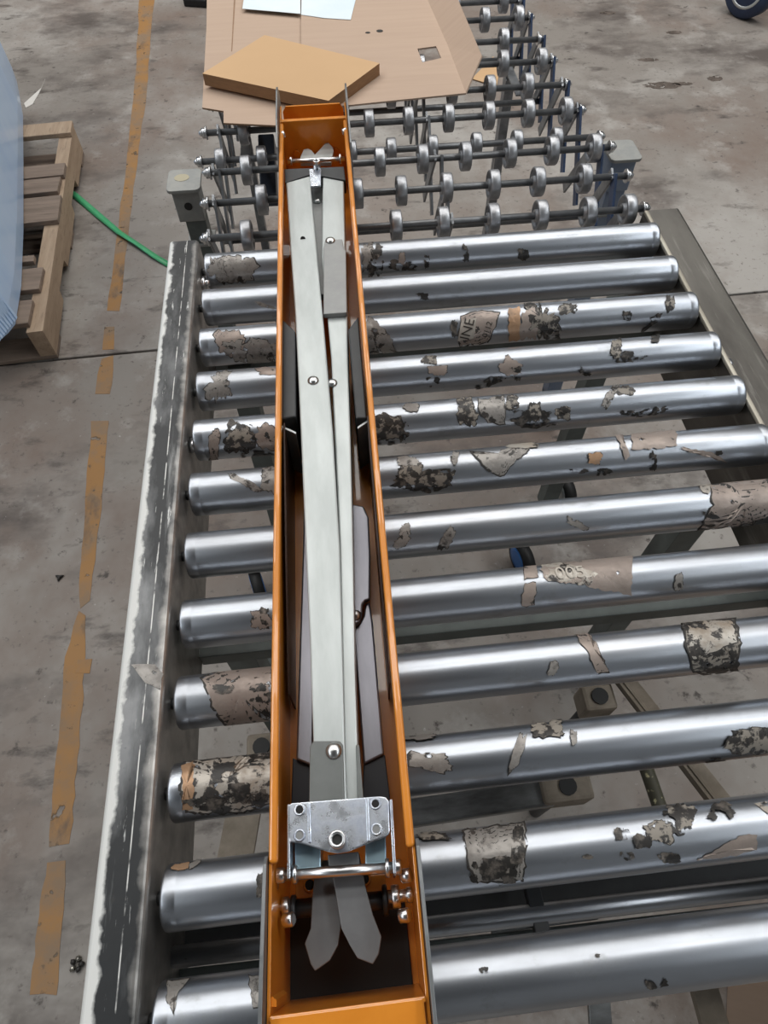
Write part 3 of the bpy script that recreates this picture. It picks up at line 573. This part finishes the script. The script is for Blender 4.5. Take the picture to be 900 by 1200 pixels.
# second far wall with clipped corners
yy = .196; c0 = cl(yy)
prof = [(-HW + .004, ZB), (HW - .004, ZB), (HW - .004, .122), (HW - .009, ZT), (-HW + .009, ZT), (-HW + .004, .122)]
g = G(); vs = [W(c0 + a, y, b) for y in (yy, yy + .003) for a, b in prof]; n = 6
g.add(vs, [list(range(n)), list(range(n, 2 * n))] + [[i, (i + 1) % n, (i + 1) % n + n, i + n] for i in range(n)]); g.build('end_wall', 'orange', BX)
def yzplate(name, s, prof, off, th, m, parent, **kw):
    n = len(prof); vs = [W(cl(y) + s * (HW + off + t), y, z) for t in (0, th) for y, z in prof]
    return G().add(vs, [list(range(n)), list(range(n, 2 * n))] + [[i, (i + 1) % n, (i + 1) % n + n, i + n] for i in range(n)]).build(name, m, parent, .0004, **kw)
for s in (-1, 1):
    yzplate('end_plate', s, [(.06, .03), (.06, .118), (.075, .136), (.13, .145), (.205, .149), (.222, .146), (.238, .130), (.242, .03)], .0004, .0025, 'grey_plate', BX)
    yzplate('end_plate', s, [(-.795, .03), (-.795, .128), (-.80, .134), (-.85, .140), (-.95, .145), (-.955, .03)], .0004, .0025, 'grey_plate', BX)
# ---- arms
ZA = .113
def arm(name, pts, z, th, m='arm', bevel=.0016, **kw): return plate(name, pts, z, th, m, BX, bevel, **kw)
armR = arm('arm', [(378, 207), (403, 212), (405, 300), (407, 365), (408, 430), (411, 520), (413, 600), (416, 780), (419, 868), (422, 945), (404, 945), (398, 640), (388, 420), (377, 300)], ZA - .006, .03)
armL = arm('arm', [(335, 214), (363, 206), (370, 280), (378, 365), (390, 505), (398, 640), (404, 868), (407, 945), (366, 945), (367, 868), (363, 750), (358, 640), (352, 500), (346, 370), (340, 290)], ZA, .034)
arm('lower_arm', [(364, 215), (378, 214), (381, 345), (373, 345)], .092, .01, 'sleeve')
slR = plate('sleeve', [(379, 290), (381, 281), (401, 280), (403, 291), (405.5, 293), (406.5, 366), (379, 368)], ZA + .0005, .0065, 'sleeve', armR, .001)
slL = plate('sleeve', [(363, 875), (367, 868), (398, 868), (402, 873), (404, 950), (362, 950)], ZA + .004, .004, 'sleeve_dark', armL, .0012)
plate('sleeve', [(417, 872), (421, 872), (427, 950), (419, 950)], ZA - .003, .018, 'sleeve_dark', armR, .001)
def rivet(u, v, z, r_, par, h=.0035): G().dome(at(u, v, z), (0, 0, 1), r_, h).build('rivet', 'rivet', par)
rivet(387, 282, ZA + .0005, .0062, slR); rivet(367, 446, ZA, .0062, armL); rivet(389, 449, ZA - .006, .0060, armR); rivet(391, 880, ZA + .004, .0062, slL)
G().tube(at(355, 280, ZA + .0003), at(355, 280, ZA - .002), .0032).build('hole', 'black', armL)
lowR = arm('lower_arm', [(411, 590), (426, 593), (432, 606), (434, 650), (433.5, 702), (428, 704), (425, 708), (424, 720), (421, 729), (415, 733), (411, 700)], .072, .006, 'low')
rivet(417, 721, .072, .0052, lowR)
arm('lower_arm', [(414, 736), (421, 731), (426, 722), (428, 708), (433, 704), (437, 730), (443, 800), (450, 884), (426, 896), (421, 830)], .064, .02, 'low')
arm('lower_arm', [(357, 520), (361, 560), (363, 700), (368, 800), (367, 898), (347, 890), (351, 760), (355, 640)], .066, .02, 'low')
plate('end_cap', [(426, 896), (451, 884), (459, 950), (424, 950)], .060, .03, 'navy', BX); plate('end_cap', [(343, 888), (366, 899), (364, 950), (341, 950)], .060, .03, 'navy', BX)
# dark side brackets and brown panels put in as reflections on the inner walls
plate('side_bracket', [(331, 374), (346, 388), (347, 488), (330, 491)], .112, .075, 'dark', BX, .0015)
plate('side_bracket', [(408, 386), (420, 370), (430, 490), (417, 490)], .112, .075, 'dark', BX, .0015)
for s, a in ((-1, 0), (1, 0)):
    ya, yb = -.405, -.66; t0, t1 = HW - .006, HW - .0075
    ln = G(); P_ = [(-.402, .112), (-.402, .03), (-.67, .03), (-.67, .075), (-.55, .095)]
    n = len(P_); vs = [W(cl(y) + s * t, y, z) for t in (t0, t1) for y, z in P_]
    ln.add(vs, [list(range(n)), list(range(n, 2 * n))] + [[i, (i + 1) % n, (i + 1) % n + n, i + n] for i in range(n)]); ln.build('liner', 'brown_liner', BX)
    G().prism([W(cl(-.402) + s * (HW - .004), -.402, .108), W(cl(-.402) + s * (HW - .018), -.412, .108), W(cl(-.405) + s * (HW - .018), -.4145, .108), W(cl(-.405) + s * (HW - .004), -.4045, .108)], .07).build('liner_edge', 'arm', BX)
# ---- near bracket
zb = .121
br = plate('bracket', [(337, 945), (341, 941), (445, 933), (452, 934), (456, 939), (457, 976), (452, 981), (440, 985), (408, 998), (396, 1000), (384, 998), (352, 988), (340, 987), (337, 981)], zb, .0025, 'zinc', BX, .0009, label='bright zinc bracket plate with pairs of holes')
for (u0, v0, u1, v1) in ((336.5, 943, 336.5, 1030), (456.5, 937, 461, 1024)):
    p, q = at(u0, v0, zb), at(u1, v1, zb); G().prism([p, q, q + Vector((.002, 0, 0)), p + Vector((.002, 0, 0))], .05).build('flange', 'zinc', br, .0004)
for (u, v, m) in ((351, 949, 'black'), (440, 942, 'black'), (351, 979, 'sleeve'), (441, 972, 'sleeve')):
    G().lathe(at(u, v, zb), (0, 0, 1), [(0, .0042), (.0008, .0038), (.0008, .0026), (0, .0026)], 18).build('hole_rim', 'zinc', br); G().tube(at(u, v, zb - .0005), at(u, v, zb + .0004), .0026, 16).build('hole', m, br)
for (a, b) in (((362, 941), (363, 988)), ((430, 935), (432, 986))): G().beam(at(*a, zb + .0003), at(*b, zb + .0003), .0022, .0016).build('crease', 'zinc', br, .0006)
bo = G().lathe(at(396, 985, zb), (0, 0, 1), [(0, .0060), (.009, .0060), (.0097, .0053), (.0097, .0035), (.007, .0033)], 22).build('bolt', 'chrome', br)
G().lathe(at(396, 985, zb) + Vector((0, 0, .0055)), (0, 0, 1), [(0, .0036), (.0018, .0036)], 6).build('socket', 'black', bo)
plate('block', [(345, 985), (376, 985), (376, 1023), (346, 1024)], .104, .02, 'zincblue', BX); plate('block', [(428, 983), (452, 980), (453, 1017), (428, 1019)], .104, .02, 'zincblue', BX)
def rod(p, q, z, r_, m, name='rod', collars=()):
    a, b = at(*p, z), at(*q, z); o = G().tube(a, b, r_).build(name, m, BX)
    for t, rr_, w_ in collars:
        c = a.lerp(b, t); d = (b - a).normalized(); G().lathe(c - d * w_ / 2, d, [(0, rr_ * .9), (w_ * .15, rr_), (w_ * .85, rr_), (w_, rr_ * .9)], 14).build('collar', m, o)
    return o
rod((326, 1026), (468, 1016), .110, .0036, 'chrome', collars=((.02, .0048, .006), (.98, .0048, .006), (.14, .006, .003), (.90, .006, .003)))
rod((336, 1066), (470, 1053), .07, .0062, 'dark', 'shaft', collars=((.06, .009, .004), (.86, .010, .004)))
rod((313, 1065), (336, 1062), .085, .0028, 'chrome', 'pin', collars=((.95, .006, .005),)); rod((455, 1052), (484, 1048), .085, .0040, 'chrome', 'pin', collars=((.3, .0075, .006), (.85, .005, .004)))
for (u, v) in ((318, 1039), (476, 1026), (338, 1078), (474, 1073)): G().lathe(at(u, v, .10), (1, 0, .4), [(-.004, .0032), (-.003, .0045), (.003, .0045), (.004, .0032)], 12).build('bolt', 'chrome', BX)
cp = plate('cross_plate', [(346, 1030), (452, 1024), (453, 1048), (346, 1054)], .058, .004, 'orange', BX)
for (u, v) in ((363, 1037), (427, 1030)): G().lathe(at(u, v, .0582), (0, 0, 1), [(0, .0052), (.0008, .0048), (.0008, .0036), (0, .0036)], 16).build('hole_rim', 'orange', cp); G().tube(at(u, v, .0575), at(u, v, .0584), .0036, 14).build('hole', 'black', cp)
plate('arm_end', [(370, 1008), (402, 1008), (402, 1050), (399, 1090), (396, 1108), (386, 1126), (369, 1138), (364, 1130), (357, 1106), (364, 1088), (366, 1050)], .086, .006, 'knife', BX, .0006)
plate('arm_end', [(384, 1006), (421, 1000), (428, 1038), (437, 1072), (447, 1098), (444, 1118), (437, 1130), (419, 1123), (410, 1108), (400, 1088), (394, 1050), (391, 1034)], .096, .006, 'knife', BX, .0006)
plate('arm_end', [(384, 1002), (420, 998), (422, 1020), (386, 1024)], .106, .008, 'knife', BX, .0006)
plate('rubber_pad', [(336, 1058), (474, 1050), (486, 1172), (325, 1178)], .032, .004, 'black', BX)
plate('side_strip', [(312, 1165), (316, 1165), (324, 1172), (324, 1180), (316, 1180)], .12, .05, 'orange', BX, 0)
# ---- far bracket
plate('arm_end', [(352, 190), (352, 184), (356, 175), (361, 174), (365, 176), (369, 181), (374, 176), (381, 168), (385, 167), (390, 173), (391, 177), (388, 190)], .098, .006, 'arm', BX, .0004)
plate('end_cap', [(333, 198), (403, 195), (405, 211), (377, 206), (362, 205), (334, 214)], .109, .02, 'dark', BX)
fb = plate('bracket', [(362, 198), (376, 197), (376, 217), (364, 218)], .1115, .003, 'zinc', BX, .0006, label='small far bracket plate with one bolt')
fbo = G().lathe(at(371.5, 197, .1115), (0, 0, 1), [(0, .0052), (.011, .0052), (.0115, .0046), (.0115, .0028), (.009, .0026)], 18).build('bolt', 'chrome', fb); G().lathe(at(371.5, 197, .1115) + Vector((0, 0, .0085)), (0, 0, 1), [(0, .0029), (.0015, .0029)], 6).build('socket', 'black', fbo)
G().dome(at(372, 236, .0925), (0, 0, 1), .0055, .004).build('bolt', 'rivet', BX)
rod((337, 189), (404, 186), .112, .0030, 'chrome', collars=((.06, .0055, .003), (.92, .0065, .003)))
for (u, v) in ((331, 158), (404, 154)): G().lathe(at(u, v, .126), (1, 0, .3), [(-.004, .003), (-.003, .0045), (.003, .0045), (.004, .003)], 12).build('bolt', 'chrome', BX)
for (u, v) in ((347, 170), (392, 168)): G().lathe(W(at(u, v, .09).x, .1515, .085), (0, -1, 0), [(0, .005), (.003, .005)], 6).build('bolt', 'orange', BX)

# ================================================================== cardboard, carton, papers
def sheet(name, pts, z, th, parent=None, m=('card', 'card_in'), **kw):
    g = G(); p = px(pts, z); n = len(p)
    a = sum(p[i].x * p[(i + 1) % n].y - p[(i + 1) % n].x * p[i].y for i in range(n))
    if a < 0: p = p[::-1]
    dn = Vector((0, 0, -th)); vs = p + [q + dn for q in p]
    g.add(vs, [list(range(n)), list(range(2 * n - 1, n - 1, -1))], False, 0); g.add(vs, [[i, i + n, (i + 1) % n + n, (i + 1) % n] for i in range(n)], False, 1)
    return g.build(name, list(m), parent, **kw)
zs = .0265
s1 = sheet('cardboard_sheet', [(243, -40), (242, 30), (237, 126), (262, 130), (262, 144), (326, 147), (398, 142), (398, 20), (395, -40)], zs, .003, label='pale brown cardboard sheet under the left end of the thick tan carton', cat='cardboard')
G().prism([at(275, -20, zs + .0004), at(277, -20, zs + .0004), at(272, 60, zs + .0004), at(271, 60, zs + .0004)], .0003).build('crease', 'card_in', s1)
# right sheet with a square hole and a folded-up flap
zs2 = .0305
out = px([(353, -40), (353, 50), (352, 136), (400, 125), (546, 110), (524, 52), (501, 0), (486, -40)], zs2); hole = px([(489, 58), (511, 55), (517, 69), (495, 74)], zs2)
bm = bmesh.new(); vo = [bm.verts.new(p) for p in out]; vh = [bm.verts.new(p) for p in hole]; ed = []
for lst in (vo, vh):
    for i in range(len(lst)): ed.append(bm.edges.new((lst[i], lst[(i + 1) % len(lst)])))
bmesh.ops.triangle_fill(bm, use_beauty=True, use_dissolve=False, edges=ed)
hc = sum(hole, Vector()) / 4
for f in [f for f in bm.faces if all(v in vh for v in f.verts)]: bm.faces.remove(f)
bmesh.ops.recalc_face_normals(bm, faces=bm.faces)
bm.verts.index_update(); g = G().add([v.co.copy() for v in bm.verts], [[v.index for v in f.verts] for f in bm.faces]); bm.free()
s2 = g.build('cardboard_sheet', ['card', 'card_in'], label='large brown cardboard sheet with a square hole and raised right flap', cat='cardboard')
sm = s2.modifiers.new('thick', 'SOLIDIFY'); sm.thickness = .003; sm.offset = 0
fl = [at(546, 110, zs2), at(524, 52, zs2), at(501, 0, zs2), at(486, -40, zs2), at(522, -40, zs2 + .035), at(537, 0, zs2 + .035), at(565, 66, zs2 + .03)]
G().add(fl, [[0, 1, 6], [1, 2, 5, 6], [2, 3, 4, 5]]).build('flap', 'card', s2)
fo = [o for o in s2.children][0]; sm = fo.modifiers.new('thick', 'SOLIDIFY'); sm.thickness = .003; sm.offset = 0
for (u, v, a, b) in ((431, 38, 3, 1), (445, 36, 4, 1.6)): 
    G().prism([at(u + a * math.cos(t * .7), v + b * math.sin(t * .7), zs2 + .0022) for t in range(9)], .0005).build('smudge', 'dirt', s2)
# the thick closed carton on both sheets
ct = px([(237, 86), (310, 41), (445, 74), (385, 118)], .052)
g = G(); zb_ = zs2 + .0018 + Z0; vs = [p.copy() for p in ct] + [Vector((p.x, p.y, zb_)) for p in ct]
g.add(vs, [[0, 1, 2, 3], [7, 6, 5, 4]], False, 0); g.add(vs, [[i, (i + 1) % 4, (i + 1) % 4 + 4, i + 4] for i in range(4)], False, 1)
g.build('flat_carton', ['carton', 'carton_side'], None, .0012, label='thick flat orange tan carton lying across the two cardboard sheets', cat='carton')
sheet('paper_sheet', [(284, 10), (290, -30), (352, -30), (352, 16), (330, 14)], zs2 + .0035, .0007, None, ('paper', 'paper'), label='white paper sheet on the cardboard, left of the pair', cat='paper', group='white paper sheets on the cardboard')
sheet('paper_sheet', [(353, 17), (354, -30), (424, -30), (411, 23), (380, 21)], zs2 + .0028, .0007, None, ('paper', 'paper'), label='white paper sheet on the cardboard, right of the pair', cat='paper', group='white paper sheets on the cardboard')
sheet('card_scrap', [(553, 92), (578, 66), (586, 80), (582, 101)], -Z0 + .006, .004, None, ('carton', 'carton_side'), label='small tan cardboard scrap on the floor under the skate wheels', cat='cardboard')
# open carton on the floor, lower right
c0 = at(905, 1222, -Z0 + .16); OC = empty('open_carton', Vector((c0.x + .165, c0.y - .01, 0)), 'open brown cardboard carton on the floor at the lower right corner', 'carton')
bw, bd, bh = .30, .18, .16; om = Matrix.Rotation(R(-24), 3, 'Z'); oc = OC.location
def ol(x, y, z): return oc + om @ Vector((x, y, z))
for dx, dy, sx, sy in ((0, bd / 2, bw, .005), (0, -bd / 2, bw, .005), (bw / 2, 0, .005, bd), (-bw / 2, 0, .005, bd)): G().box(ol(dx, dy, bh / 2 + .003), (sx, sy, bh), R(-24)).build('side', 'card', OC)
G().box(ol(0, 0, .003), (bw, bd, .005), R(-24)).build('bottom', 'card_in', OC)
def flap(p, q, d): G().prism([p, q, q + d - (q - p) * .05, p + d + (q - p) * .05], .004).build('flap', 'card', OC)
z = bh + .003
flap(ol(-bw / 2, bd / 2, z), ol(bw / 2, bd / 2, z), om @ Vector((0, .10, .01))); flap(ol(-bw / 2, -bd / 2, z), ol(bw / 2, -bd / 2, z), om @ Vector((0, -.1, .01)))
flap(ol(bw / 2, -bd / 2, z), ol(bw / 2, bd / 2, z), om @ Vector((.07, 0, .06)))

# ================================================================== pallet and wrapped stack
PA = empty('wooden_pallet', Vector((-.9, 1.2, 0)), 'weathered wooden pallet on the floor under the pale blue wrapped stack', 'pallet')
p0 = Vector((-.632, .655, 0)); p1 = Vector((-.712, 1.765, 0)); ax = (p1 - p0).normalized(); lx = Vector((-ax.y, ax.x, 0)); LP = (p1 - p0).length   # ax along the stringer, lx to the left
def pw(a, b, z): return p0 + ax * a + lx * b + Vector((0, 0, z))
def stringer(b):
    prof = [(0, .015), (.24, .015), (.25, .045), (.40, .045), (.41, .015), (.70, .015), (.71, .045), (.86, .045), (.87, .015), (LP, .015), (LP, .105), (0, .105)]
    n = len(prof); vs = [pw(a, b + t, z) for t in (0, .045) for a, z in prof]
    G().add(vs, [list(range(n)), list(range(n, 2 * n))] + [[i, (i + 1) % n, (i + 1) % n + n, i + n] for i in range(n)]).build('stringer', 'wood', PA)
for b in (0, .45, .90): stringer(b)
for a, w_, inset, m in ((.02, .10, .035, 'wood_old'), (.165, .10, .02, 'wood_old'), (.30, .03, .05, 'wood_old'), (.50, .14, -.003, 'wood_old'), (.665, .085, .012, 'wood_old'), (.76, .075, .0, 'wood_old'), (1.035, .085, -.002, 'wood')):
    pts = [pw(a, inset, .122), pw(a + w_, inset + random.uniform(-.004, .004), .122), pw(a + w_, .945, .122), pw(a, .945, .122)]
    G().prism(pts, .0165).build('deck_board', m, PA, .002)
for a, w_ in ((.0, .09), (.52, .09), (LP - .09, .09)):
    G().prism([pw(a, 0, .0145), pw(a + w_, 0, .0145), pw(a + w_, .945, .0145), pw(a, .945, .0145)], .014).build('bottom_board', 'wood_old', PA, .002)
# wrapped stack: tall block with bulging wrapped side, loose film layers at the lower near corner
st = [at(0, 399, -.612), at(10, 390, -.612), at(18, 380, -.612), at(25, 335, -.612), at(27.5, 270, -.612), at(27.5, 190, -.612), at(27, 135, -.612)]
far = at(20, 96, -.612); st += [far, far + lx * .12 + ax * .04, far + lx * 1.0, st[0] + lx * .95]
g = G(); n = len(st); lev = [(0, 0), (.05, .004), (.2, .0), (.5, -.004), (.9, -.010), (1.1, -.02)]; vs = []
for h, k in lev:
    for i, p in enumerate(st): vs.append(p - lx * k + Vector((0, 0, h)) + (ax * .05 * h * (1 if i > 6 else 0)))
fs = [[j * n + i, j * n + (i + 1) % n, (j + 1) * n + (i + 1) % n, (j + 1) * n + i] for j in range(len(lev) - 1) for i in range(n)]
g.add(vs, fs, False); g.add([vs[i] for i in range(n)], [list(range(n))]); g.add([vs[(len(lev) - 1) * n + i] for i in range(n)], [list(range(n))])
WS = g.build('wrapped_stack', 'wrap', None, .004, label='pale blue film wrapped stack standing on the wooden pallet', cat='stack')
for i in range(9):
    a = at(18 - i * 2.4, 372 + i * 3.2, -.60); G().beam(a + Vector((.004, -.004, 0)), a + Vector((-.01, -.004, .17 - .01 * i)), .004, .012, (0, 1, 0)).build('film_fold', 'wrap', WS, .001)
# green strap on the floor
g = G(); sp = [(77, 221, .006), (90, 231, .004), (112, 250, .004), (140, 273, .006), (160, 286, .005), (182, 301, .004), (203, 313, .004)]; vs = []
for i, (u, v, h) in enumerate(sp):
    c = at(u, v, -Z0 + h); d = (at(*sp[min(i + 1, 6)][:2], -Z0) - at(*sp[max(i - 1, 0)][:2], -Z0)).normalized(); nrm = Vector((-d.y, d.x, 0)); tw = (.1, .25, .3, -.2, -.35, -.2, 0)[i]
    off = nrm * .011 * math.cos(tw) + Vector((0, 0, .011 * math.sin(tw))); lift = Vector((0, 0, abs(.011 * math.sin(tw))))
    vs += [c - off + lift, c + off + lift]
g.add(vs, [[2 * i, 2 * i + 1, 2 * i + 3, 2 * i + 2] for i in range(6)], True)
go = g.build('packing_strap', 'green', label='green plastic packing strap running from the pallet across the floor', cat='strap'); sm = go.modifiers.new('thick', 'SOLIDIFY'); sm.thickness = .0015
# ================================================================== wheel of a trolley, top right, and dark foot, top left
c = at(866, 23, -Z0); TW = empty('trolley_wheel', Vector((c.x, c.y, 0)), 'trolley wheel with grey rim and dark blue tyre on the far right floor', 'wheel')
d = Vector((-1, -.55, 0)).normalized(); hub = Vector((c.x + .02, c.y + .03, .125))
G().lathe(hub, d, [(-.035, .085), (-.035, .115), (-.025, .125), (.025, .125), (.035, .115), (.035, .085)], 36).build('tyre', 'tyre', TW)
G().lathe(hub, d, [(.028, .072), (.036, .074), (.036, .086), (.028, .086)], 32, caps=False).build('rim', 'caster_rim', TW); G().lathe(hub, d, [(-.03, .084), (.018, .084)], 30).build('wheel_disc', 'black', TW)
G().lathe(hub, d, [(0, .022), (.034, .022), (.038, .012)], 16).build('hub', 'grey_plate', TW)
for k in range(5):
    a = k * 2 * math.pi / 5; t = d.cross(Vector((0, 0, 1))); q = t * math.cos(a) + Vector((0, 0, 1)) * math.sin(a); G().beam(hub + d * .026 + q * .018, hub + d * .026 + q * .078, .012, .012, d).build('spoke', 'grey_plate', TW, .001)
G().beam(hub - d * .05, hub - d * .05 + Vector((0, 0, .3)), .03, .02, (0, 1, 0)).tube(hub - d * .06, hub + d * .03, .01).build('fork', 'dark', TW)
c = at(232, 8, -Z0); EF = empty('machine_foot', Vector((c.x, c.y, 0)), 'dark machine foot on the floor beside the cardboard at the top edge', 'foot')
G().box((c.x, c.y + .03, .0175), (.12, .08, .033), R(-15)).build('base', 'black', EF, .006); G().lathe((c.x + .03, c.y + .03, .034), (0, 0, 1), [(0, .03), (.03, .026), (.032, .018), (.25, .018)], 16).build('stem', 'dark', EF)
